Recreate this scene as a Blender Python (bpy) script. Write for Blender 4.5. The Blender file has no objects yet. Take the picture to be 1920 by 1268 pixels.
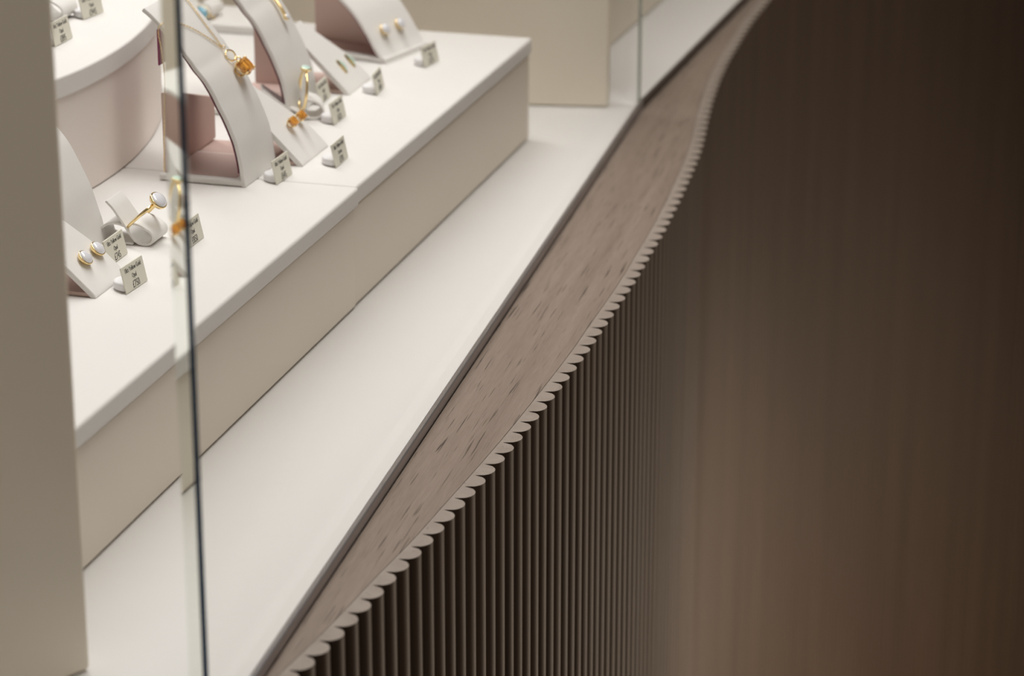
import bpy, bmesh, math, random
from math import sin, cos, pi, radians, sqrt
from mathutils import Vector, Matrix

random.seed(7)
S = bpy.context.scene
C = S.collection
DZ = 1.1                      # height of the display deck above the floor
H = 0.0715                    # height of the leather covered plinths

# ---------------------------------------------------------------- camera
cam_d = bpy.data.cameras.new('camera')
cam_d.sensor_width = 36.0
cam_d.lens = 5250 / 1920 * 36.0
cam_d.clip_start = 0.05
cam_d.dof.use_dof = True
cam_d.dof.focus_distance = 1.43
cam_d.dof.aperture_fstop = 10.0
cam = bpy.data.objects.new('camera', cam_d)
C.objects.link(cam)
cam.location = (0, 0, DZ + 0.52)
cam.rotation_euler = (pi / 2 - math.atan(0.36), 0, 0)
S.camera = cam

# ---------------------------------------------------------------- world, lights, exposure
w = bpy.data.worlds.new('world')
S.world = w
w.use_nodes = True
w.node_tree.nodes['Background'].inputs[0].default_value = (0.84, 0.72, 0.60, 1)
w.node_tree.nodes['Background'].inputs[1].default_value = 0.17

def area(name, loc, target, size, power, color, size_y=None):
    d = bpy.data.lights.new(name, 'AREA')
    d.energy = power
    d.color = color
    d.size = size
    if size_y:
        d.shape = 'RECTANGLE'
        d.size_y = size_y
    o = bpy.data.objects.new(name, d)
    C.objects.link(o)
    o.location = loc
    o.rotation_euler = (Vector(target) - Vector(loc)).to_track_quat('-Z', 'Y').to_euler()
    return o

def spot(name, loc, target, power, color, angle, blend=1.0, radius=0.05):
    d = bpy.data.lights.new(name, 'SPOT')
    d.energy = power
    d.color = color
    d.spot_size = radians(angle)
    d.spot_blend = blend
    d.shadow_soft_size = radius
    o = bpy.data.objects.new(name, d)
    C.objects.link(o)
    o.location = loc
    o.rotation_euler = (Vector(target) - Vector(loc)).to_track_quat('-Z', 'Y').to_euler()
    return o

area('case_light', (-0.18, 1.85, DZ + 1.5), (-0.09, 1.75, DZ), 0.30, 30, (1.0, 0.99, 0.975), 2.3)
area('shop_ceiling_light', (1.2, 0.9, DZ + 1.7), (0.0, 1.5, DZ), 0.9, 3, (1.0, 0.89, 0.76))
area('low_side_light', (1.62, 2.45, DZ - 0.95), (0.14, 2.0, DZ - 1.55), 0.30, 12.5, (1.0, 0.81, 0.62)).data.spread = radians(145)
spot('wall_fill_spot', (1.5, 0.8, DZ + 1.3), (0.20, 2.15, DZ - 0.98), 240, (1.0, 0.88, 0.74), 27, 1.0, 0.08)  # added spot without a visible source, brightens the lower reeded wall
S.view_settings.view_transform = 'Standard'
S.view_settings.look = 'None'
S.view_settings.gamma = 1.0
S.view_settings.use_curve_mapping = False
S.view_settings.exposure = 0.0
S.cycles.max_bounces = 14
S.cycles.transmission_bounces = 12
S.cycles.transparent_max_bounces = 16
S.cycles.sample_clamp_indirect = 8

# ---------------------------------------------------------------- materials
def new_mat(name):
    m = bpy.data.materials.new(name)
    m.use_nodes = True
    return m, m.node_tree, m.node_tree.nodes['Principled BSDF']

def plain(name, col, rough=0.5, metal=0.0, spec=0.5, **kw):
    m, t, b = new_mat(name)
    b.inputs['Base Color'].default_value = (*col, 1)
    b.inputs['Roughness'].default_value = rough
    b.inputs['Metallic'].default_value = metal
    b.inputs['Specular IOR Level'].default_value = spec
    for k, v in kw.items():
        b.inputs[k.replace('_', ' ')].default_value = v
    return m

def leather(name, col, rough=0.55, bump=0.12, scale=900):
    m, t, b = new_mat(name)
    tc = t.nodes.new('ShaderNodeTexCoord')
    n = t.nodes.new('ShaderNodeTexNoise')
    n.inputs['Scale'].default_value = scale
    n.inputs['Detail'].default_value = 3
    t.links.new(tc.outputs['Object'], n.inputs['Vector'])
    n2 = t.nodes.new('ShaderNodeTexNoise')
    n2.inputs['Scale'].default_value = 14
    t.links.new(tc.outputs['Object'], n2.inputs['Vector'])
    r = t.nodes.new('ShaderNodeValToRGB')
    r.color_ramp.elements[0].color = (*[c * 0.965 for c in col], 1)
    r.color_ramp.elements[1].color = (*col, 1)
    t.links.new(n2.outputs['Fac'], r.inputs['Fac'])
    t.links.new(r.outputs['Color'], b.inputs['Base Color'])
    bp = t.nodes.new('ShaderNodeBump')
    bp.inputs['Strength'].default_value = bump
    bp.inputs['Distance'].default_value = 0.0003
    t.links.new(n.outputs['Fac'], bp.inputs['Height'])
    t.links.new(bp.outputs['Normal'], b.inputs['Normal'])
    b.inputs['Roughness'].default_value = rough
    b.inputs['Specular IOR Level'].default_value = 0.3
    return m

def wood(name, dark, light, pore, axis_scale, rotz=0.0, pore_amt=0.62, rough=0.5, bump=0.35, pore_scale=None, spec=0.35):
    """streaky open-grained wood; axis_scale stretches the noise along the grain"""
    m, t, b = new_mat(name)
    tc = t.nodes.new('ShaderNodeTexCoord')
    rot = t.nodes.new('ShaderNodeMapping')
    rot.inputs['Rotation'].default_value = (0, 0, rotz)
    t.links.new(tc.outputs['Object'], rot.inputs['Vector'])

    def noise(k, detail, rough_, ax=None):
        mp = t.nodes.new('ShaderNodeMapping')
        mp.inputs['Scale'].default_value = [a * k for a in (ax or axis_scale)]
        t.links.new(rot.outputs['Vector'], mp.inputs['Vector'])
        n = t.nodes.new('ShaderNodeTexNoise')
        n.inputs['Scale'].default_value = 1.0
        n.inputs['Detail'].default_value = detail
        n.inputs['Roughness'].default_value = rough_
        t.links.new(mp.outputs['Vector'], n.inputs['Vector'])
        return n
    a = noise(0.16, 4, 0.6)
    f = noise(2.6, 4, 0.7)
    p = noise(0.75, 2, 0.5, pore_scale)
    r = t.nodes.new('ShaderNodeValToRGB')
    r.color_ramp.elements[0].position = 0.3
    r.color_ramp.elements[1].position = 0.72
    r.color_ramp.elements[0].color = (*dark, 1)
    r.color_ramp.elements[1].color = (*light, 1)
    mx = t.nodes.new('ShaderNodeMath')
    mx.operation = 'MULTIPLY_ADD'
    mx.inputs[1].default_value = 0.45
    sub = t.nodes.new('ShaderNodeMath')
    sub.operation = 'MULTIPLY'
    sub.inputs[1].default_value = 0.55
    t.links.new(a.outputs['Fac'], sub.inputs[0])
    t.links.new(f.outputs['Fac'], mx.inputs[0])
    t.links.new(sub.outputs[0], mx.inputs[2])
    t.links.new(mx.outputs[0], r.inputs['Fac'])
    pr = t.nodes.new('ShaderNodeMapRange')
    pr.inputs['From Min'].default_value = pore_amt
    pr.inputs['From Max'].default_value = pore_amt + 0.05
    t.links.new(p.outputs['Fac'], pr.inputs['Value'])
    mix = t.nodes.new('ShaderNodeMix')
    mix.data_type = 'RGBA'
    t.links.new(pr.outputs['Result'], mix.inputs['Factor'])
    t.links.new(r.outputs['Color'], mix.inputs[6])
    mix.inputs[7].default_value = (*pore, 1)
    t.links.new(mix.outputs[2], b.inputs['Base Color'])
    bp = t.nodes.new('ShaderNodeBump')
    bp.inputs['Strength'].default_value = bump
    bp.inputs['Distance'].default_value = 0.0004
    hs = t.nodes.new('ShaderNodeMath')
    hs.operation = 'SUBTRACT'
    t.links.new(f.outputs['Fac'], hs.inputs[0])
    t.links.new(pr.outputs['Result'], hs.inputs[1])
    t.links.new(hs.outputs[0], bp.inputs['Height'])
    t.links.new(bp.outputs['Normal'], b.inputs['Normal'])
    b.inputs['Roughness'].default_value = rough
    b.inputs['Specular IOR Level'].default_value = spec
    return m

M = {}
M['white'] = leather('white_leatherette', (0.81, 0.79, 0.76))
M['deck'] = leather('off_white_deck_board', (0.76, 0.745, 0.72), rough=0.45, bump=0.03)
M['white_shaded'] = leather('shaded_white_leatherette', (0.81, 0.74, 0.64))  # same leatherette as the lid, warm shade of the sides mixed into its colour
M['board'] = leather('beige_fabric_board', (0.86, 0.79, 0.67), rough=0.75, bump=0.2)
M['pink'] = leather('pale_pink_matte', (0.62, 0.46, 0.41), rough=0.85)  # pink of the stand panels; also tints the shaded base plates
M['blush'] = leather('blush_white_leatherette', (0.86, 0.785, 0.73))
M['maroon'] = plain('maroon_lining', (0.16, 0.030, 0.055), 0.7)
M['magenta'] = plain('magenta_lining', (0.30, 0.045, 0.14), 0.7)
M['gold'] = plain('yellow_gold', (0.95, 0.74, 0.38), 0.14, 1.0)
M['opal'] = plain('milky_white_opal', (0.82, 0.82, 0.86), 0.12, 0.0, 0.6, Coat_Weight=0.6)
M['opal_green'] = plain('mint_opal', (0.62, 0.84, 0.74), 0.15, 0.0, 0.6, Coat_Weight=0.6)
M['citrine'] = plain('orange_citrine', (0.95, 0.46, 0.08), 0.03, 0.0, 0.8, Transmission_Weight=0.8, IOR=1.55)
M['topaz'] = plain('pale_blue_topaz', (0.30, 0.62, 0.80), 0.08, 0.0, 0.8, Transmission_Weight=0.2)
M['card'] = plain('ivory_card', (0.74, 0.715, 0.61), 0.6)
M['card_foot'] = plain('white_card_foot', (0.82, 0.81, 0.82), 0.5)
M['ink'] = plain('black_print', (0.02, 0.02, 0.02), 0.6)
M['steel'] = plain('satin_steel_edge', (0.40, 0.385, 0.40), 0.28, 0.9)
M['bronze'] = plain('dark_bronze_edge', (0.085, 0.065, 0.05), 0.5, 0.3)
M['arris'] = plain('dark_blue_glass_edge', (0.010, 0.050, 0.12), 0.25, 0.0, 0.3)
M['edge_pale'] = plain('pale_green_glass_edge', (0.52, 0.56, 0.50), 0.2, 0.0, 0.5, Transmission_Weight=0.4)
M['floor'] = plain('dark_brown_floor', (0.07, 0.055, 0.045), 0.35)
GA = radians(13)
M['wood_top'] = wood('limed_oak_top', (0.185, 0.137, 0.106), (0.32, 0.252, 0.205), (0.07, 0.05, 0.038),
                     (620, 22, 200), rotz=GA, pore_amt=0.64, pore_scale=(1700, 32, 200), bump=0.5)
M['wood_end'] = wood('oak_end_grain', (0.25, 0.20, 0.165), (0.36, 0.305, 0.26), (0.16, 0.12, 0.10),
                     (700, 700, 700), pore_amt=0.7)
M['wood_reed'] = wood('dark_oak_reeds', (0.048, 0.030, 0.020), (0.096, 0.063, 0.042), (0.02, 0.012, 0.008),  # darker brown than the top board
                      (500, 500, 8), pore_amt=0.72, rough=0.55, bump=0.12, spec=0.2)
M['joint'] = plain('dark_glue_line', (0.10, 0.075, 0.06), 0.8)

def glass_face():
    m = bpy.data.materials.new('clear_low_reflection_glass')
    m.use_nodes = True
    t = m.node_tree
    t.nodes.clear()
    out = t.nodes.new('ShaderNodeOutputMaterial')
    mix = t.nodes.new('ShaderNodeMixShader')
    tr = t.nodes.new('ShaderNodeBsdfTransparent')
    tr.inputs[0].default_value = (1.0, 0.998, 0.996, 1)
    gl = t.nodes.new('ShaderNodeBsdfGlossy')
    gl.inputs['Roughness'].default_value = 0.02
    fr = t.nodes.new('ShaderNodeFresnel')
    fr.inputs[0].default_value = 1.45
    mu = t.nodes.new('ShaderNodeMath')
    mu.operation = 'MULTIPLY'
    mu.inputs[1].default_value = 0.05
    t.links.new(fr.outputs[0], mu.inputs[0])
    t.links.new(mu.outputs[0], mix.inputs[0])
    t.links.new(tr.outputs[0], mix.inputs[1])
    t.links.new(gl.outputs[0], mix.inputs[2])
    t.links.new(mix.outputs[0], out.inputs[0])
    return m
M['glass'] = glass_face()
gm = bpy.data.materials.new('polished_glass_edge')
gm.use_nodes = True
t = gm.node_tree
t.nodes.clear()
_o = t.nodes.new('ShaderNodeOutputMaterial')
_r = t.nodes.new('ShaderNodeBsdfRefraction')
_r.inputs['Color'].default_value = (0.93, 0.95, 0.91, 1)
_r.inputs['IOR'].default_value = 1.5
_r.inputs['Roughness'].default_value = 0.06
t.links.new(_r.outputs[0], _o.inputs[0])
M['glass_edge'] = gm

# ---------------------------------------------------------------- helpers
def link(o, parent=None, label=None, cat=None, group=None, kind=None):
    if o.name not in C.objects:
        C.objects.link(o)
    if parent:
        o.parent = parent
    if label:
        o['label'] = label
    if cat:
        o['category'] = cat
    if group:
        o['group'] = group
    if kind:
        o['kind'] = kind
    return o

def mesh(name, verts, faces, mat, parent=None, smooth=False, mats=None, fm=None, **kw):
    me = bpy.data.meshes.new(name)
    me.from_pydata([tuple(v) for v in verts], [], faces)
    for m_ in (mats or [mat]):
        me.materials.append(m_)
    if fm:
        for p, i in zip(me.polygons, fm):
            p.material_index = i
    bm = bmesh.new()
    bm.from_mesh(me)
    bmesh.ops.recalc_face_normals(bm, faces=bm.faces)
    bm.to_mesh(me)
    bm.free()
    if smooth:
        for p in me.polygons:
            p.use_smooth = True
    me.update()
    o = bpy.data.objects.new(name, me)
    return link(o, parent, **kw)

def bevel(o, width, seg=3, angle=40):
    m = o.modifiers.new('bevel', 'BEVEL')
    m.width = width
    m.segments = seg
    m.limit_method = 'ANGLE'
    m.angle_limit = radians(angle)
    for p in o.data.polygons:
        p.use_smooth = True
    n = o.modifiers.new('wn', 'WEIGHTED_NORMAL')
    n.keep_sharp = False
    return o

def empty(name, loc, az=0.0, **kw):
    """local x looks towards the front of the case, local y runs along it, az is its compass angle"""
    o = bpy.data.objects.new(name, None)
    o.empty_display_size = 0.02
    o.location = (loc[0], loc[1], loc[2] + DZ)
    o.rotation_euler = (0, 0, -radians(az))
    return link(o, **kw)

def prism(name, poly, z0, z1, mat, parent=None, **kw):
    n = len(poly)
    v = [(x, y, z0) for x, y in poly] + [(x, y, z1) for x, y in poly]
    f = [tuple(range(n))[::-1], tuple(range(n, 2 * n))] + [(i, (i + 1) % n, n + (i + 1) % n, n + i) for i in range(n)]
    return mesh(name, v, f, mat, parent, **kw)

def dirs(az):
    a = radians(az)
    return Vector((sin(a), cos(a))), Vector((cos(a), -sin(a)))

def smooth_pts(p, n=6):
    """Catmull-Rom through 2D/3D points"""
    p = [Vector(q) for q in p]
    out = []
    for i in range(len(p) - 1):
        a = p[i - 1] if i else p[0] * 2 - p[1]
        b, c = p[i], p[i + 1]
        d = p[i + 2] if i + 2 < len(p) else p[-1] * 2 - p[-2]
        for k in range(n):
            u = k / n
            out.append(0.5 * ((2 * b) + (c - a) * u + (2 * a - 5 * b + 4 * c - d) * u * u + (3 * b - a - 3 * c + d) * u ** 3))
    out.append(p[-1])
    return out

def ribbon(name, prof, y0, y1, thick, mat, parent=None, side=1, closed=False, bev=0.0006, taper=0.0, **kw):
    """sheet of given thickness following prof (x,z) and running from y0 to y1"""
    p = [Vector(q) for q in prof]
    n = len(p)
    off = []
    for i in range(n):
        a = p[(i - 1) % n] if (closed or i) else p[0]
        b = p[(i + 1) % n] if (closed or i < n - 1) else p[-1]
        d = (b - a).normalized()
        off.append(p[i] + Vector((d.y, -d.x)) * thick * side)
    v = []
    for i in range(n):
        ye = y1 - taper * max(0.0, p[i].y - 0.013)
        v += [(p[i].x, y0, p[i].y), (p[i].x, ye, p[i].y), (off[i].x, ye, off[i].y), (off[i].x, y0, off[i].y)]
    f = []
    m = n if closed else n - 1
    for i in range(m):
        a, b = i * 4, ((i + 1) % n) * 4
        for k in range(4):
            f.append((a + k, a + (k + 1) % 4, b + (k + 1) % 4, b + k))
    if not closed:
        f += [(0, 1, 2, 3), ((n - 1) * 4 + 3, (n - 1) * 4 + 2, (n - 1) * 4 + 1, (n - 1) * 4)]
    o = mesh(name, v, f, mat, parent, **kw)
    return bevel(o, bev, 2, 50) if bev else o

def tube(name, pts, r, mat, parent=None, seg=8, closed=False, flat=1.0, **kw):
    p = [Vector(q) for q in pts]
    n = len(p)
    v, f = [], []
    up = Vector((0.123, 0.31, 0.94)).normalized()
    for i in range(n):
        a = p[(i - 1) % n] if (closed or i) else p[0]
        b = p[(i + 1) % n] if (closed or i < n - 1) else p[-1]
        d = (b - a).normalized()
        s = d.cross(up).normalized()
        u = s.cross(d)
        for k in range(seg):
            t_ = 2 * pi * k / seg
            v.append(p[i] + (s * cos(t_) + u * sin(t_) * flat) * r)
    for i in range(n if closed else n - 1):
        j = (i + 1) % n
        for k in range(seg):
            f.append((i * seg + k, i * seg + (k + 1) % seg, j * seg + (k + 1) % seg, j * seg + k))
    if not closed:
        f += [tuple(range(seg)), tuple(range((n - 1) * seg, n * seg))]
    return mesh(name, v, f, mat, parent, smooth=True, **kw)

def frame(nrm, xd=None):
    z = Vector(nrm).normalized()
    x = Vector(xd) if xd else (Vector((0, 1, 0)) if abs(z.y) < 0.9 else Vector((1, 0, 0)))
    x = (x - z * x.dot(z)).normalized()
    return Matrix((x, z.cross(x), z)).transposed()

def revolve(name, prof, mat, parent, loc=(0, 0, 0), R=None, seg=32, sx=1.0, sy=1.0, smooth=True, **kw):
    """prof (r,z) turned about z, placed by rotation matrix R at loc"""
    v, f = [], []
    R = R or Matrix.Identity(3)
    n = len(prof)
    for k in range(seg):
        a = 2 * pi * k / seg
        for r, z in prof:
            v.append(R @ Vector((r * cos(a) * sx, r * sin(a) * sy, z)) + Vector(loc))
    for k in range(seg):
        j = (k + 1) % seg
        for i in range(n - 1):
            f.append((k * n + i, j * n + i, j * n + i + 1, k * n + i + 1))
    f.append(tuple(k * n for k in range(seg)))
    f.append(tuple(k * n + n - 1 for k in range(seg)))
    return mesh(name, v, f, mat, parent, smooth=smooth, **kw)

# ---------------------------------------------------------------- the setting
mesh('floor', [(-3, -2, 0), (5, -2, 0), (5, 6, 0), (-3, 6, 0), (-3, -2, -0.05), (5, -2, -0.05), (5, 6, -0.05), (-3, 6, -0.05)],
     [(0, 1, 2, 3), (4, 5, 6, 7), (0, 1, 5, 4), (1, 2, 6, 5), (2, 3, 7, 6), (3, 0, 4, 7)], M['floor'], kind='structure')

# front edge of the deck: two straight runs meeting at a corner
A1, F1 = dirs(12.3)
A2, F2 = dirs(16.7)
P0 = Vector((-0.0256, 1.3975))
KK = P0 + A1 * 0.562
NEAR = P0 - A1 * 0.85
FARP = KK + A2 * 1.45
TW = 0.003
TRIM_D = -0.0055
def off_line(k):
    return [NEAR + F1 * k, KK + (F1 + F2) * 0.5 * k, FARP + F2 * k]
ins = off_line(-TW)
deck = prism('display_deck', [tuple(q) for q in ins] + [(-0.2, FARP.y), (-0.95, FARP.y), (-0.95, NEAR.y)],
             DZ - 0.030, DZ, M['deck'], label='wide off-white deck carrying the leather plinths behind the glass', cat='shelf')
# steel and bronze edges are parts of the deck
def edge_strip(name, a, b, fa, fb, mat):
    v = []
    for q, f_ in ((a, fa), (b, fb)):
        i_ = q - f_ * TW
        v += [(i_.x, i_.y, DZ + 0.0002), (q.x, q.y, DZ + 0.0002), (q.x, q.y, DZ + TRIM_D - 0.001), (i_.x, i_.y, DZ + TRIM_D - 0.001)]
    o = mesh(name, v, [(0, 1, 2, 3), (4, 5, 6, 7), (0, 1, 5, 4), (1, 2, 6, 5), (2, 3, 7, 6), (3, 0, 4, 7)], mat, deck)
    return bevel(o, 0.0008, 2)
FM = (F1 + F2) * 0.5
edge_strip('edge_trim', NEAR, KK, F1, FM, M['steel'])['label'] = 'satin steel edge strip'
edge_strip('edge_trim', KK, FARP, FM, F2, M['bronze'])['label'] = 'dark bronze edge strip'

# ---------------------------------------------------------------- reeded counter
CURVE = [(-0.1344, 0.9455), (-0.1178, 0.9829), (-0.1001, 1.0237), (-0.0842, 1.0634), (-0.0681, 1.1053), (-0.0526, 1.1495),
         (-0.0372, 1.1914), (-0.0227, 1.2353), (-0.0086, 1.2779), (0.0051, 1.321), (0.0181, 1.3644), (0.0305, 1.4071),
         (0.0427, 1.4505), (0.0541, 1.495), (0.0654, 1.5381), (0.0759, 1.5804), (0.0859, 1.625), (0.0955, 1.6668),
         (0.1046, 1.7107), (0.1131, 1.7542), (0.1302, 1.8502), (0.1428, 1.9488), (0.1532, 2.0202), (0.166, 2.0923),
         (0.1808, 2.1611), (0.1965, 2.2296), (0.218, 2.3117), (0.2405, 2.3898), (0.2742, 2.4933), (0.323, 2.6256),
         (0.3966, 2.7998), (0.4888, 2.9809), (0.6018, 3.1672), (0.7566, 3.3567)]
CURVE = [(-0.235, 0.70), (-0.20, 0.785), (-0.166, 0.87)] + CURVE
CURVE = [(x * 0.9915, y * 0.9915) for x, y in CURVE]
dense = smooth_pts(CURVE, 24)
PITCH, DEPTH = 0.0151 * 0.9915, 0.0078
cum = [0.0]
for a, b in zip(dense[:-1], dense[1:]):
    cum.append(cum[-1] + (b - a).length)
def at(s):
    s = max(0.0, min(s, cum[-1] - 1e-6))
    lo, hi = 0, len(cum) - 1
    while hi - lo > 1:
        m_ = (lo + hi) // 2
        if cum[m_] <= s:
            lo = m_
        else:
            hi = m_
    u = (s - cum[lo]) / (cum[hi] - cum[lo])
    d = (dense[hi] - dense[lo]).normalized()
    return dense[lo].lerp(dense[hi], u), d
# phase: one reed tip sits at a known spot of the curve
tip = Vector((0.0181, 1.3644)) * 0.9915
s_tip = min(range(len(dense)), key=lambda i: (dense[i] - tip).length)
s_tip = cum[s_tip]
k0 = -int((s_tip) / PITCH) + 1
k1 = int((cum[-1] - s_tip) / PITCH) - 1
NP = 10
outer, inner = [], []
for k in range(k0, k1):
    for j in range(NP):
        u = j / NP * 2 - 1
        s = s_tip + (k + u / 2) * PITCH
        p_, d = at(s)
        nrm = Vector((d.y, -d.x))
        dep = DEPTH * (sqrt(max(0.0, 1 - abs(u) ** 2.0)) - 1)
        outer.append(p_ + nrm * dep)
        inner.append(p_ - nrm * (DEPTH + 0.0016))
WT = DZ - 0.0055
n = len(outer)
v, f, fm = [], [], []
for q, z in ((outer, WT), (outer, 0.0), (inner, WT)):
    v += [(p_.x, p_.y, z) for p_ in q]
for i in range(n - 1):
    f.append((i, i + 1, n + i + 1, n + i)); fm.append(0)
    f.append((i, 2 * n + i, 2 * n + i + 1, i + 1)); fm.append(1)
counter = empty('display_counter', (0.0, 1.4, -DZ), label='curving dark oak counter front under the display deck, vertically reeded', cat='counter')
CO = Vector((0.0, 1.4, 0.0))
v = [(x - CO.x, y - CO.y, z) for x, y, z in v]
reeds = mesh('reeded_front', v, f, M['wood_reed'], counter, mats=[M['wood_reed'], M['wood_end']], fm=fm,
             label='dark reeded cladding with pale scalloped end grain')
for p in reeds.data.polygons:
    p.use_smooth = p.material_index == 0
e = reeds.modifiers.new('es', 'EDGE_SPLIT'); e.split_angle = radians(50)
# wooden top board between deck edge and reeds
step = inner[::5]
gap = 0.0003
def edge_line(k, t_):
    """point of the deck's front line at run t_ (metres from NEAR)"""
    l1 = (KK - NEAR).length
    return (NEAR + A1 * t_ + F1 * k) if t_ <= l1 else (KK + A2 * (t_ - l1) + F2 * k)
def top_strip(name, g, z0, z1, mat, **kw):
    vt, ft = [], []
    for i, p_ in enumerate(step):
        a_ = step[max(i - 1, 0)]; b_ = step[min(i + 1, len(step) - 1)]
        d = (b_ - a_).normalized()
        q = p_ - Vector((d.y, -d.x)) * g
        run = (p_ - NEAR).dot(A1) if (p_ - KK).dot(A1) < 0 else (KK - NEAR).length + (p_ - KK).dot(A2)
        e_ = edge_line(0.0004, run)
        for x, y in (e_, q):
            vt += [(x - CO.x, y - CO.y, z1), (x - CO.x, y - CO.y, z0)]
    m_ = len(step)
    for i in range(m_ - 1):
        a_, b_ = i * 4, i * 4 + 4
        ft += [(a_, a_ + 2, b_ + 2, b_), (a_ + 1, b_ + 1, b_ + 3, a_ + 3), (a_ + 2, a_ + 3, b_ + 3, b_ + 2), (a_, b_, b_ + 1, a_ + 1)]
    ft += [(0, 1, 3, 2), (m_ * 4 - 4, m_ * 4 - 2, m_ * 4 - 1, m_ * 4 - 3)]
    return mesh(name, vt, ft, mat, counter, **kw)
top_strip('wooden_top', gap, WT - 0.022, WT, M['wood_top'], label='limed oak top board')
top_strip('backing_board', 0.0, WT - 0.05, WT - 0.0225, M['joint'])

# ---------------------------------------------------------------- plinths
def plinth(name, x0, x1, y0, y1, loc, az, label, h=H, lid=0.0120, over=0.0020, grp=None):
    e_ = empty(name, loc, az, label=label, cat='plinth', group=grp)
    hz = h - lid
    a = prism('plinth_base', [(x0, y0), (x1, y0), (x1, y1), (x0, y1)], 0.0012, hz, M['white_shaded'], e_)
    bevel(a, 0.0015)
    o = over
    b = prism('plinth_lid', [(x0 - o, y0), (x1 + o, y0), (x1 + o, y1), (x0 - o, y1)], hz + 0.0009, h, M['white'], e_)
    bevel(b, 0.002, 3)
    return e_
BC = (0.0117, 1.8443, 0.0)     # far front corner of the row of plinths on the deck
plinth('leather_plinth', -0.62, 0.0, -0.3630, 0.0, BC, 16.0,
       'white leather-covered display plinth with its corner at the far end of the row')
plinth('leather_plinth', -0.62, 0.0008, -1.0, -0.3634, BC, 16.0,
       'nearer white leather-covered plinth, crossed by the dark blue glass edge', over=0.0028)

# tall boards that close the case, and the block further on
def board(name, p_, az, length, thick, height, label, mat='board'):
    e_ = mesh(name, [(0, 0, 0), (-length, 0, 0), (-length, thick, 0), (0, thick, 0), (0, 0, height), (-length, 0, height),
                     (-length, thick, height), (0, thick, height)],
              [(0, 1, 2, 3), (4, 5, 6, 7), (0, 1, 5, 4), (1, 2, 6, 5), (2, 3, 7, 6), (3, 0, 4, 7)], M[mat], label=label, cat='panel')
    e_.location = (p_[0], p_[1], DZ + 0.0005)
    e_.rotation_euler = (0, 0, radians(90 - az))
    bevel(e_, 0.002)
    return e_
board('partition_board', (0.0682, 1.9264), 95.5, 0.95, 0.016, 0.45, 'tall beige fabric board standing behind the far plinth')
board('partition_board', (-0.1735, 1.0395), 45.0, 0.42, 0.018, 0.9, 'tall taupe board at the left edge, nearest the camera')
A3, F3 = dirs(17)
q0 = Vector((0.0784, 2.1141)) - A3 * 0.14
blk = prism('display_block', [(0, 0), (0, 1.1), (-0.4, 1.1), (-0.4, 0)], 0.0005, 0.25, M['board'],
            label='long beige block receding beyond the far board, outside the glass', cat='plinth')
blk.location = (q0.x, q0.y, DZ)
blk.rotation_euler = (0, 0, -radians(17))
bevel(blk, 0.002)
slab = prism('display_slab', [(-0.16, 0), (0.024, 0), (0.024, 0.055), (-0.16, 0.055)], 0.0003, 0.006, M['white'],
             label='thin white slab lying at the back of the far plinth, behind the citrine necklace', cat='slab')
slab.location = (-0.1945, 1.8551, DZ + H)
slab.rotation_euler = (0, 0, -radians(16))
bevel(slab, 0.001)

# ---------------------------------------------------------------- glass pane
GN, GF = P0 - A1 * 0.4285, P0 + A1 * 0.556
TH = 0.008
gp = [GN - F1 * 0.0008, GF - F1 * 0.0008, GF - F1 * (0.0008 + TH), GN - F1 * (0.0008 + TH)]
v = [(p_.x, p_.y, DZ + 0.0006) for p_ in gp] + [(p_.x, p_.y, DZ + 0.85) for p_ in gp]
pane = mesh('glass_pane', v, [(0, 1, 2, 3), (4, 5, 6, 7), (0, 1, 5, 4), (1, 2, 6, 5), (2, 3, 7, 6), (3, 0, 4, 7)], None,
            mats=[M['glass'], M['glass_edge']], fm=[0, 0, 0, 0, 0, 1],
            label='clear upright glass pane along the deck edge with a dark blue near edge', cat='glass')
def arris(base, wdt, name='polished_edge', mat='arris', lab='dark blue polished edge'):
    a = base - F1 * 0.0002
    pts = [a, a - F1 * wdt, a - F1 * wdt - A1 * 0.0006, a - A1 * 0.0006]
    return prism(name, [tuple(q) for q in pts], DZ + 0.0006, DZ + 0.85, M[mat], pane, label=lab)
arris(GN - F1 * 0.0008, 0.0022)
arris(GF - F1 * 0.0008 + A1 * 0.0008, 0.0024, mat='edge_pale', lab='pale green polished edge')

# ---------------------------------------------------------------- drum plinth
drum = empty('drum_plinth', (-0.277, 1.5857, H), 0, label='oval blush-white lidded drum standing on the plinths at upper left', cat='plinth')
def oval(a, b, ph, n_=96):
    return [(a * cos(t_) * cos(ph) - b * sin(t_) * sin(ph), a * cos(t_) * sin(ph) + b * sin(t_) * cos(ph))
            for t_ in [2 * pi * i / n_ for i in range(n_)]]
hd = 0.0715
d1 = prism('drum_body', oval(0.1661, 0.0642, -1.665), 0.0004, hd - 0.0115, M['blush'], drum)
bevel(d1, 0.0012, 2)
d2 = prism('drum_lid', oval(0.1685, 0.0666, -1.665), hd - 0.012, hd, M['white'], drum)
bevel(d2, 0.0015, 3)

# ---------------------------------------------------------------- jewellery stands
ARCH = [(0, 0), (-.0017, .0145), (-.0037, .024), (-.006, .0305), (-.0096, .039), (-.0132, .046), (-.0164, .0525),
        (-.021, .060), (-.026, .0658), (-.0304, .0718), (-.041, .084), (-.0507, .0938), (-.0565, .0985)]
ARCH = [(-0.0, 0.0), (-.0008, .007)] + ARCH[1:]

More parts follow.
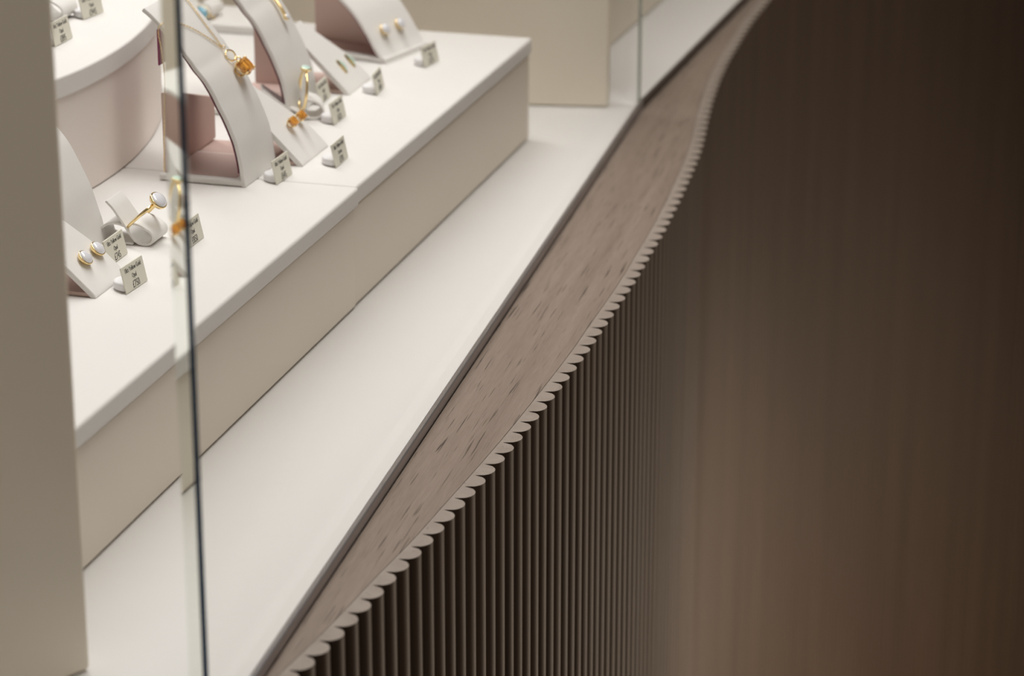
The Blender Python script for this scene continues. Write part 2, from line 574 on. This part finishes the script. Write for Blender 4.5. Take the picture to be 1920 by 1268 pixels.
def base_plate(e_, x0, x1, y0, y1):
    o = prism('base_plate', [(x0, y0), (x1, y0), (x1, y1), (x0, y1)], 0.0003, 0.0040, M['white'], e_)
    bevel(o, 0.0012)
    prism('base_shade_tint', [(x0 + 0.0015, y0 + 0.0045), (x1 - 0.006, y0 + 0.0045), (x1 - 0.006, y1 - 0.003), (x0 + 0.0015, y1 - 0.003)], 0.0040, 0.0043, M['pink'], e_)  # thin pink sheet standing in for the pinkish shadow under the band
    return o

def slab_part(name, e_, c0, c1, mat):
    (x0, y0, z0), (x1, y1, z1) = c0, c1
    o = prism(name, [(x0, y0), (x1, y0), (x1, y1), (x0, y1)], z0, z1, M[mat], e_)
    return bevel(o, 0.0010)

def arch_stand(loc, az, width, prof, label, grp, side_panel):
    e_ = empty('jewellery_stand', loc, az, label=label, cat='jewellery stand', group=grp)
    p_ = smooth_pts(prof, 5)
    ribbon('front_band', p_, 0, width, 0.0026, M['white'], e_, side=-1)
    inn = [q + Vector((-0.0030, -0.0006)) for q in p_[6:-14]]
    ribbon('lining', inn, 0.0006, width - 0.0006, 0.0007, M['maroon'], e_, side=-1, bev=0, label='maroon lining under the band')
    side_panel(e_)
    return e_

# stand holding the citrine necklace
def sp1(e_):
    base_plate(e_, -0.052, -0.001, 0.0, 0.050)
    slab_part('rear_base', e_, (-0.052, 0.0505, 0.0003), (-0.003, 0.078, 0.0032), 'pink')
    pts = [(0.004, 0.0042), (0.077, 0.0042), (0.077, 0.0285), (0.070, 0.0315), (0.030, 0.0435), (0.004, 0.0500)]
    v = [(-0.0505, y, z) for y, z in pts] + [(-0.0480, y, z) for y, z in pts]
    n_ = len(pts)
    bevel(mesh('back_panel', v, [tuple(range(n_)), tuple(range(n_, 2 * n_))] + [(i, (i + 1) % n_, n_ + (i + 1) % n_, n_ + i) for i in range(n_)],
               M['pink'], e_), 0.001)
O1 = (-0.1479, 1.4921, H)
st1 = arch_stand(O1, 16, 0.049, ARCH, 'tall curved white stand right of the dark glass edge, carrying the citrine necklace', None, sp1)
slab_part('hanging_tab', st1, (-0.0500, 0.0010, 0.066), (-0.0490, 0.0135, 0.0865), 'magenta')['label'] = 'magenta tab under the band'

# stand holding the gold bar pendant
def sp2(e_):
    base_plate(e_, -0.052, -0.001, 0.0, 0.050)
    slab_part('rear_base', e_, (-0.052, 0.0505, 0.0003), (-0.003, 0.069, 0.0032), 'pink')
    slab_part('back_panel', e_, (-0.0495, 0.069, 0.0003), (-0.030, 0.0715, 0.046), 'pink')
O2 = (-0.1333, 1.6322, H)
st2 = arch_stand(O2, 16, 0.049, ARCH, 'tall curved white stand behind the citrine one, carrying a slim gold bar pendant', None, sp2)

# stand at the far left bottom, empty
def sp0(e_):
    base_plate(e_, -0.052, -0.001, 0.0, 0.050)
A16, F16 = dirs(16)
o0 = Vector((-0.2112, 1.3976)) - A16 * 0.050
arch_stand((o0.x, o0.y, H), 16, 0.049, [(0, 0), (-.0008, .004), (-.0016, .0078), (-.0027, .0126), (-.005, .0203), (-.0076, .0285),
           (-.011, .0363), (-.0148, .0441), (-.0194, .0524), (-.0243, .0586), (-.031, .066), (-.042, .075)],
           'tall curved white stand at far left, partly hidden by the taupe board', None, sp0)

# low curved stand with round opal studs (far right)
def sp3(e_):
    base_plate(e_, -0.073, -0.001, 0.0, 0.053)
    pts = [(-.072, .0042), (-.012, .0042), (-.0165, .014), (-.0240, .0240), (-.0360, .0345), (-.0480, .0425), (-.060, .047), (-.072, .050)]
    v = [(x, 0.024, z) for x, z in pts] + [(x, 0.0262, z) for x, z in pts]
    n_ = len(pts)
    bevel(mesh('back_panel', v, [tuple(range(n_)), tuple(range(n_, 2 * n_))] + [(i, (i + 1) % n_, n_ + (i + 1) % n_, n_ + i) for i in range(n_)],
               M['pink'], e_), 0.0008)
O3 = (-0.0810, 1.7694, H)
PR3 = [(0, 0), (-.0034, .004), (-.0074, .0085), (-.0136, .018), (-.0208, .0274), (-.0258, .0328), (-.0333, .039), (-.0450, .047), (-.056, .052), (-.074, .056)]
st3 = arch_stand(O3, 30, 0.053, PR3, 'low broad curved stand at the far end with two round opal studs', None, sp3)

def ramp_stand(loc, az, width, prof, label, taper=0.72):
    e_ = empty('earring_stand', loc, az, label=label, cat='earring stand')
    ribbon('display_ramp', smooth_pts(prof, 4), 0, width, 0.0030, M['white'], e_, side=-1, taper=taper)
    o = prism('base_plate', [(prof[-1][0], 0.001), (-0.002, 0.001), (-0.002, width - 0.001), (prof[-1][0], width - 0.001)], 0.0003, 0.0022, M['pink'], e_)
    slab_part('back_leg', e_, (prof[-1][0] - 0.0005, 0.001, 0.0023), (prof[-1][0] + 0.0012, width - 0.001 - taper * (prof[-1][1] - 0.013), prof[-1][1] - 0.002), 'pink')
    return e_
RP = [(0, 0.0), (-.002, .003), (-.017, .0178), (-.028, .0285), (-.040, .040)]
O4 = (-0.1191, 1.5337, H)
st4 = ramp_stand(O4, 16, 0.0435, RP, 'sloping white earring stand holding the two citrine studs')
O5 = (-0.1011, 1.6920, H)
st5 = ramp_stand(O5, 16, 0.042, RP, 'sloping white earring stand holding the two gold bar earrings')
O6 = (-0.2044, 1.3027, H)
st6 = ramp_stand(O6, 16, 0.038, [(0, 0.0), (-.002, .003), (-.013, .0132), (-.029, .0285), (-.038, .0370)],
                 'sloping white earring stand at lower left holding two opal studs', 0.5)

def xf(loc, az, x, y, z):
    a, f_ = dirs(az)
    q = Vector(loc[:2]) + f_ * x + a * y
    return (q.x, q.y, loc[2] + z)

# ---------------------------------------------------------------- gems
def brilliant(name, r, h, R, loc, parent, mat='citrine', sq=0.0, seg=12):
    v, f = [], []
    def ring(rr, z, rot=0.0):
        st = len(v)
        for k in range(seg):
            a = 2 * pi * (k + 0.5 + rot) / seg
            s_ = 1.0 / max(abs(cos(a)), abs(sin(a)))
            q = rr * ((1 - sq) + sq * s_ * 0.86)
            v.append(R @ Vector((q * cos(a), q * sin(a), z)) + Vector(loc))
        return st
    a = ring(r * 0.55, h); b = ring(r * 0.85, h * 0.72, 0.5); c = ring(r, h * 0.36); d = ring(r, h * 0.22); e_ = ring(r * 0.3, -h * 0.6)
    f.append(tuple(range(a, a + seg)))
    for p_, q in ((a, b), (b, c)):
        for k in range(seg):
            k2 = (k + 1) % seg
            if p_ == a:
                f += [(a + k, a + k2, b + k), (a + k2, b + k2, b + k)]
            else:
                f += [(b + k, c + k2, c + k), (b + k, b + k2, c + k2)]
    for p_, q in ((c, d), (d, e_)):
        for k in range(seg):
            k2 = (k + 1) % seg
            f.append((p_ + k, p_ + k2, q + k2, q + k))
    f.append(tuple(range(e_, e_ + seg)))
    return mesh(name, v, f, M[mat], parent)

def claws(name, r, h, R, loc, parent, count=4, cr=0.00035, base=0.6):
    """gold claw basket: bottom ring, top ring and claws in one mesh"""
    bm_v, bm_f = [], []
    def add_tube(pts, rad, closed):
        o = tube('tmp', pts, rad, M['gold'], None, seg=6, closed=closed)
        off = len(bm_v)
        bm_v.extend([vv.co.copy() for vv in o.data.vertices])
        bm_f.extend([tuple(i + off for i in p_.vertices) for p_ in o.data.polygons])
        me = o.data
        bpy.data.objects.remove(o); bpy.data.meshes.remove(me)
    for rr, z in ((r * base, -h), (r * 0.92, -h * 0.15)):
        add_tube([R @ Vector((rr * cos(2 * pi * k / 16), rr * sin(2 * pi * k / 16), z)) + Vector(loc) for k in range(16)], cr, True)
    for k in range(count):
        a = 2 * pi * (k + 0.5) / count
        add_tube([R @ Vector((r * q * cos(a), r * q * sin(a), z)) + Vector(loc) for q, z in
                  ((base, -h), (0.9, -h * 0.3), (1.12, h * 0.15), (1.05, h * 0.55), (0.88, h * 0.62))], cr * 1.25, False)
    return mesh(name, bm_v, bm_f, M['gold'], parent, smooth=True)

def bezel_stone(e_, r, R, loc, stone='opal', dome=0.55, sx=1.0, sy=1.0, depth=0.0022, names=('bezel', 'opal_stone')):
    revolve(names[0], [(r * 0.55, -depth), (r * 1.0, -depth * 0.55), (r * 1.13, 0), (r * 1.12, r * 0.16), (r * 1.0, r * 0.18)],
            M['gold'], e_, loc, R, 36, sx, sy)
    pr = [(r * 1.0 * cos(a), r * 0.12 + r * dome * sin(a)) for a in [radians(x) for x in range(0, 90, 10)]] + [(r * 0.02, r * (0.12 + dome))]
    revolve(names[1], pr, M[stone], e_, loc, R, 36, sx, sy)

# opal studs on the lower-left ramp
N45 = Vector((1, 0, 1)).normalized()
for (x, y, z), lab in (((-.0135, .0150, .0138), 'milky opal stud in a gold bezel, left one on the lower-left earring stand'),
                       ((-.0135, .0300, .0138), 'milky opal stud in a gold bezel, right one beside the price card of £745')):
    e_ = empty('opal_stud_earring', xf(O6, 16, x, y, z), 16, label=lab, cat='earring', group='opal studs on the lower-left stand')
    bezel_stone(e_, 0.0038, frame(N45), N45 * 0.0024)
# citrine studs
for (x, y, z), lab in (((-.0160, .0215, .0170), 'faceted orange citrine stud, the nearer of the pair on the sloping stand'),
                       ((-.0160, .0355, .0170), 'faceted orange citrine stud, the farther of the pair, under the tall ring')):
    e_ = empty('citrine_stud_earring', xf(O4, 16, x, y, z), 16, label=lab, cat='earring', group='citrine studs')
    nn = Vector((0.75, -0.25, 0.8)).normalized()
    c_ = nn * 0.0042
    brilliant('citrine_stone', 0.0032, 0.0026, frame(nn), c_, e_, sq=0.7)
    claws('claw_setting', 0.0032, 0.0030, frame(nn), c_, e_)
# gold bar earrings with mint opal inlay
for (x, y, z), lab in (((-.0120, .0190, .0125), 'slim gold bar earring with mint opal, nearer of the blurred pair'),
                       ((-.0120, .0345, .0125), 'slim gold bar earring with mint opal, farther of the blurred pair')):
    e_ = empty('bar_earring', xf(O5, 16, x, y, z), 16, label=lab, cat='earring', group='gold bar earrings')
    dn = Vector((0.7, -0.15, -0.7)).normalized()
    R = Matrix((dn, N45.cross(dn).normalized(), N45)).transposed()
    def bar(name, l, w_, h0, h1, mat):
        v = []
        ns = 12
        for i in range(ns + 1):
            u = i / ns * 2 - 1
            ww = w_ * (1 - 0.55 * u * u); hh = h1 * (1 - 0.5 * u * u)
            for b_, c_ in ((-ww, h0), (ww, h0), (ww * 0.7, hh), (-ww * 0.7, hh)):
                v.append(R @ Vector((u * l, b_, c_)))
        f = [(0, 1, 2, 3), (ns * 4, ns * 4 + 1, ns * 4 + 2, ns * 4 + 3)]
        for i in range(ns):
            for k in range(4):
                f.append((i * 4 + k, i * 4 + (k + 1) % 4, i * 4 + 4 + (k + 1) % 4, i * 4 + 4 + k))
        return mesh(name, v, f, M[mat], e_, smooth=False)
    bar('gold_bar', 0.0052, 0.0016, 0.0004, 0.0022, 'gold')
    bar('opal_inlay', 0.0042, 0.0009, 0.0019, 0.0032, 'opal_green')
# round opal studs at the far end
def on_prof(prof, t_):
    p_ = smooth_pts(prof, 8)
    i = int(t_ * (len(p_) - 1))
    d = (p_[min(i + 1, len(p_) - 1)] - p_[max(i - 1, 0)]).normalized()
    return p_[i], Vector((d.y, 0, -d.x))
pp = Vector((-.0133, .0175)); nn = Vector((0.82, 0, 0.57)).normalized()
for y, lab in ((0.0150, 'round opal stud with gold rim, left one on the far curved stand'),
               (0.0335, 'round opal stud with gold rim, right one beside the farthest price card')):
    e_ = empty('round_opal_stud', xf(O3, 30, pp.x, y, pp.y), 30, label=lab, cat='earring', group='round opal studs on the far stand')
    bezel_stone(e_, 0.0036, frame(nn), nn * 0.0030, dome=0.7)

# ---------------------------------------------------------------- necklaces
def chain_mesh(name, pts, parent, r=0.00055, pitch=0.00115, wire=0.00020, twist=True):
    p = [Vector(q) for q in pts]
    d_ = [0.0]
    for a, b in zip(p[:-1], p[1:]):
        d_.append(d_[-1] + (b - a).length)
    v, f = [], []
    nlinks = int(d_[-1] / pitch)
    for i in range(nlinks):
        s = (i + 0.5) * pitch
        j = max(k for k in range(len(d_)) if d_[k] <= s)
        j = min(j, len(p) - 2)
        u = (s - d_[j]) / max(d_[j + 1] - d_[j], 1e-9)
        c = p[j].lerp(p[j + 1], u)
        d = (p[j + 1] - p[j]).normalized()
        sd = d.cross(Vector((0.1, 0.2, 1))).normalized()
        up = sd.cross(d)
        if i % 2:
            sd, up = up, sd
        a8, b5 = 8, 4
        off = len(v)
        for k in range(a8):
            t_ = 2 * pi * k / a8
            rad = d * cos(t_) * r * 1.25 + sd * sin(t_) * r * 0.8
            rn = rad.normalized()
            for m_ in range(b5):
                q = 2 * pi * m_ / b5
                v.append(c + rad + (rn * cos(q) + up * sin(q)) * wire)
        for k in range(a8):
            for m_ in range(b5):
                k2, m2 = (k + 1) % a8, (m_ + 1) % b5
                f.append((off + k * b5 + m_, off + k2 * b5 + m_, off + k2 * b5 + m2, off + k * b5 + m2))
    return mesh(name, v, f, M['gold'], parent, smooth=True)

def on_band(prof, z, lift=0.0010):
    """point of the band profile at height z, lifted off its front face"""
    for (x0, z0), (x1, z1) in zip(prof[:-1], prof[1:]):
        if min(z0, z1) <= z <= max(z0, z1) and z1 != z0:
            u = (z - z0) / (z1 - z0)
            d = Vector((x1 - x0, z1 - z0)).normalized()
            n_ = Vector((d.y, -d.x))
            return Vector((x0 + (x1 - x0) * u + n_.x * lift, 0, z + n_.y * lift))
    return Vector((prof[-1][0], 0, prof[-1][1] + lift))

nk = empty('citrine_necklace', O1, 16, label='gold chain necklace with an orange citrine pendant over the curved stand', cat='necklace')
def bp_(z, y, lift=0.0010):
    q = on_band(ARCH, z, lift)
    return Vector((q.x, y, q.z))
c1 = [bp_(0.0685, 0.0395), bp_(0.074, 0.040), bp_(0.080, 0.0405), bp_(0.087, 0.0425), bp_(0.0935, 0.044), Vector((-0.0578, 0.0445, 0.0995)), Vector((-0.0605, 0.045, 0.095))]
c2 = [bp_(0.0685, 0.0385), bp_(0.073, 0.034), bp_(0.0785, 0.0285), bp_(0.0835, 0.0215), bp_(0.0875, 0.012), bp_(0.0895, 0.001), Vector((-0.0475, -0.0022, 0.0865)),
      Vector((-0.0465, -0.0010, 0.076)), Vector((-0.0455, 0.0, 0.060)), Vector((-0.0460, -0.001, 0.044)), Vector((-0.0470, -0.002, 0.020)), Vector((-0.0475, -0.0025, 0.0055))]
chain_mesh('chain', smooth_pts(c1, 3), nk)
chain_mesh('chain', smooth_pts(c2, 3), nk)
lp = on_band(ARCH, 0.0632, 0.0024)
T_ = Vector((0.62, 0, -0.78)).normalized()        # down the band
Nb = Vector((0.78, 0, 0.62)).normalized()         # out of the band
Yv = Vector((0, 1, 0))
lc = Vector((lp.x, 0.0388, lp.z))
tube('bail_ring', [lc + (T_ * cos(a) + (Yv * 0.92 + Nb * 0.38).normalized() * sin(a)) * 0.0033 for a in [2 * pi * k / 28 for k in range(28)]],
     0.00050, M['gold'], nk, closed=True)
tube('small_link', [bp_(0.0680, 0.039, 0.0018) + (T_ * cos(a) + Nb * sin(a)) * 0.0010 for a in [2 * pi * k / 14 for k in range(14)]], 0.0003, M['gold'], nk, closed=True)
q = on_band(ARCH, 0.0560, 0.0058)
cc = Vector((q.x, 0.0378, q.z))
Rp = frame((Nb + Vector((0.15, -0.25, 0.35))).normalized(), T_)
brilliant('citrine_stone', 0.0052, 0.0040, Rp, cc, nk, sq=0.85)
claws('claw_setting', 0.0052, 0.0046, Rp, cc, nk, cr=0.0005)
tube('pendant_loop', [cc - T_ * 0.0052 + (T_ * cos(a) + Nb * sin(a)) * 0.0013 for a in [2 * pi * k / 14 for k in range(14)]], 0.00045, M['gold'], nk, closed=True)

nb = empty('bar_necklace', O2, 16, label='gold necklace with a slim bar pendant on the second curved stand', cat='necklace')
chain_mesh('chain', smooth_pts([bp_(0.0655, 0.0372), bp_(0.074, 0.0395), bp_(0.084, 0.042), bp_(0.093, 0.044)], 3), nb)
chain_mesh('chain', smooth_pts([bp_(0.0655, 0.0368), bp_(0.074, 0.033), bp_(0.084, 0.026), bp_(0.093, 0.018)], 3), nb)
tube('bar_pendant', smooth_pts([bp_(0.0660, 0.0370, 0.0022), bp_(0.0620, 0.0360, 0.0030), bp_(0.0575, 0.0345, 0.0034), bp_(0.0525, 0.0335, 0.0034)], 3), 0.0012, M['gold'], nb)
q = bp_(0.0535, 0.0345, 0.0040)
bezel_stone(nb, 0.0020, frame(Nb), q, names=('bezel', 'opal_stone'))

# ---------------------------------------------------------------- rings and ring clips
def ring_clip(loc, az, width, label, prof_flap, prof_low=None):
    e_ = empty('ring_clip', loc, az, label=label, cat='ring holder')
    ribbon('clip_roll', smooth_pts(prof_flap, 5), 0, width, 0.0014, M['white'], e_, side=1, bev=0.0004)
    if prof_low:
        ribbon('rear_roll', smooth_pts(prof_low, 5), 0, width, 0.0014, M['white'], e_, side=1, bev=0.0004)
    return e_
FLAP = [(-.0215, .0235), (-.0180, .0200), (-.0150, .0158), (-.0115, .0108), (-.0090, .0070), (-.0060, .0032), (-.0025, .0016),
        (.0010, .0020), (.0030, .0042), (.0022, .0068), (-.0010, .0090), (-.0045, .0106), (-.0075, .0112)]
LOW = [(-.0125, .0095), (-.0165, .0105), (-.0215, .0098), (-.0255, .0066), (-.0262, .0034), (-.0240, .0016), (-.0150, .0016), (-.0075, .0016)]
OH = (-0.1900, 1.3858, H)
ring_clip(OH, 16, 0.019, 'curled white ring clip holding the opal ring, left of the glass edge', FLAP, LOW)
OH2 = (-0.1165, 1.6345, H)
FL2 = [(-.0335, .0190), (-.0280, .0150), (-.0210, .0100), (-.0150, .0072), (-.0105, .0040), (-.0060, .0018), (-.0010, .0018),
       (.0020, .0045), (.0012, .0080), (-.0030, .0108), (-.0080, .0118)]
ring_clip(OH2, -6, 0.018, 'curled white ring clip under the tall ring, behind the citrine studs', FL2, None)
# third clip on the drum, with its ring
OD = (-0.2617, 1.6028, 0.143)
ring_clip((-0.2640, 1.5860, 0.143), 16, 0.020, 'white ring clip on top of the oval drum at the upper left corner',
          [(-.0200, .0150), (-.0160, .0105), (-.0120, .0060), (-.0070, .0020), (-.0010, .0016), (.0035, .0040), (.0030, .0080), (-.0020, .0110), (-.0080, .0120)], None)

def ring_obj(name, base, top, view_axis, rad, wire, loc, az, label, head):
    """finger ring standing with its lowest point at base and its head towards top (local coordinates)"""
    e_ = empty(name, loc, az, label=label, cat='ring')
    b_, t_ = Vector(base), Vector(top)
    up = (t_ - b_).normalized()
    ax = Vector(view_axis)
    ax = (ax - up * ax.dot(up)).normalized()      # ring's own axis
    sd = up.cross(ax)
    c = b_ + up * rad
    pts = [c + (up * cos(a) + sd * sin(a)) * rad for a in [2 * pi * k / 64 for k in range(64)]]
    tube('shank', pts, wire, M['gold'], e_, seg=10, closed=True)
    hp = c + up * (rad + 0.0006)
    head(e_, hp, up, ax, sd)
    return e_
def opal_head(e_, hp, up, ax, sd):
    nrm = up
    bezel_stone(e_, 0.0048, frame(nrm, sd), hp + up * 0.0018, dome=0.5, sx=1.12, sy=0.95, depth=0.0024)
ring_obj('opal_ring', (-.0130, .0090, .0070), (.0070, .0090, .0258), (0.593, -0.02, -0.63), 0.0103, 0.00085, OH, 16,
         'gold ring with a domed white opal leaning in the curled clip', opal_head)
def opal_green_head(e_, hp, up, ax, sd):
    bezel_stone(e_, 0.0030, frame(up, sd), hp + up * 0.0010, stone='opal_green', dome=0.45, sx=1.1, sy=1.0, depth=0.002)
ring_obj('slender_ring', (-.0135, .0050, .0040), (-.0090, .0050, .0325), (0.92, 0.50, 0.0), 0.0124, 0.0009, OH2, 16,
         'tall slender gold ring with a pale mint opal, upright in its clip', opal_green_head)
def topaz_head(e_, hp, up, ax, sd):
    brilliant('blue_stone', 0.0048, 0.0032, frame(up, sd), hp + up * 0.0016, e_, mat='topaz', sq=0.6)
    claws('claw_setting', 0.0048, 0.0030, frame(up, sd), hp + up * 0.0016, e_, cr=0.0005)
ring_obj('topaz_ring', (0, 0, 0.0020), (0.001, -0.010, 0.0045), (0.3, 0.4, 0.9), 0.0062, 0.0011, (-0.2085, 1.8800, H + 0.006), 16,
         'blurred gold ring with a pale blue stone at the very top of the view', topaz_head)
ring_clip((-0.2085, 1.8690, H + 0.0061), 16, 0.020, 'white clip holding the blue stone ring behind the necklace stand',
          [(-.0200, .0150), (-.0120, .0060), (-.0070, .0018), (-.0010, .0014), (.0035, .0040), (.0030, .0080), (-.0030, .0110)], None)

# ---------------------------------------------------------------- price cards
def lettering(txt, size, parent, x, y, z, squash=0.74):
    cu = bpy.data.curves.new('price_lettering', 'FONT')
    cu.body = txt
    cu.size = size
    cu.align_x = 'CENTER'
    cu.align_y = 'CENTER'
    cu.extrude = 0.00004
    cu.offset = -0.005 * size
    tmp = bpy.data.objects.new('tmp_text', cu)
    C.objects.link(tmp)
    bpy.context.view_layer.update()
    me = bpy.data.meshes.new_from_object(tmp.evaluated_get(bpy.context.evaluated_depsgraph_get()))
    bpy.data.objects.remove(tmp)
    # flat text (x right, y up) -> card face: right = +y, up = +z, facing +x
    lean = -0.22
    for vv in me.vertices:
        tx, ty, tz = vv.co
        vv.co = (x + tz + (z + ty) * lean, y + tx * squash, z + ty)
    me.materials.clear()
    me.materials.append(M['ink'])
    o = bpy.data.objects.new('price_lettering', me)
    return link(o, parent)

def price_card(loc, az, label, lines, wdt=0.0230, hgt=0.0132, lean=-0.22, foot=True, sizes=(0.0033, 0.0032, 0.0050)):
    e_ = empty('price_card', loc, az, label=label, cat='price tag', group='price cards')
    t_ = 0.0006
    v = []
    for y in (0, wdt):
        for z in (0.0004, hgt):
            x = z * (-0.22)
            v += [(x, y, z), (x - t_, y, z)]
    o = mesh('card', v, [(0, 2, 6, 4), (1, 3, 7, 5), (0, 1, 5, 4), (2, 3, 7, 6), (0, 1, 3, 2), (4, 5, 7, 6)], M['card'], e_)
    # rounded white foot behind the card
    pts = []
    for k in range(17):
        a = pi / 2 + pi * k / 16
        pts.append((-0.0016 + 0.0100 * cos(a), wdt * 0.42 + 0.0082 * sin(a)))
    fo = prism('card_foot', pts, 0.0003, 0.0046, M['card_foot'], e_)
    bevel(fo, 0.0012, 3)
    if lines:
        for s_, sz, zz in zip(lines, sizes, (0.0106, 0.0068, 0.0026)):
            if s_:
                lettering(s_, sz, e_, 0.00008, wdt * 0.5, zz)
    return e_
G = '18ct Yellow Gold'
def off16(p_, d, az=16):
    a, f_ = dirs(az)
    q = Vector(p_[:2]) + a * d
    return (q.x, q.y, p_[2])
price_card(off16((-0.1982, 1.3742, H), -0.0230), 16.2, 'price card reading £745, just behind the lower-left opal studs', (G, 'Opal', '£745'))
price_card((-0.1902, 1.3088, H), 19.6, 'front price card reading £750, nearest of all on the near plinth', (G, 'Opal', '£750'), )
price_card((-0.1309, 1.4973, H), 17.8, 'price card reading £645 at the foot of the citrine necklace stand', (G, 'Opal', '£645'))
price_card((-0.0998, 1.5305, H), 14.4, 'price card with the word Citrine, right of the citrine stud stand', (G, 'Citrine', '£595'))
price_card((-0.1064, 1.6212, H), 15.4, 'blurred price card in front of the tall slender ring', (G, 'Opal', '£625'))
price_card((-0.1173, 1.6666, H), 12.0, 'blurred price card partly hidden behind the tall slender ring', (G, 'Opal', '£545'))
price_card((-0.0838, 1.6908, H), 9.5, 'blurred price card at the foot of the gold bar earring stand', (G, 'Opal', '£495'))
price_card((-0.0561, 1.7603, H), 23.9, 'farthest blurred price card, right of the round opal studs', (G, 'Opal', '£575'), wdt=0.0215)
price_card(off16((-0.1616, 1.4017, H), -0.0230), 16, 'faint price card just right of the dark glass edge, beside the opal ring', (G, 'Opal', '£850'))
price_card((-0.2550, 1.5266, 0.143), 16.7, 'price card on the oval drum, half hidden by the taupe board', (G, 'Opal', '£895'))
price_card((-0.2486, 1.5921, 0.143), 25.0, 'price card on the oval drum at the top edge, beside the ring clip', (G, 'Opal', '£945'), wdt=0.0215)
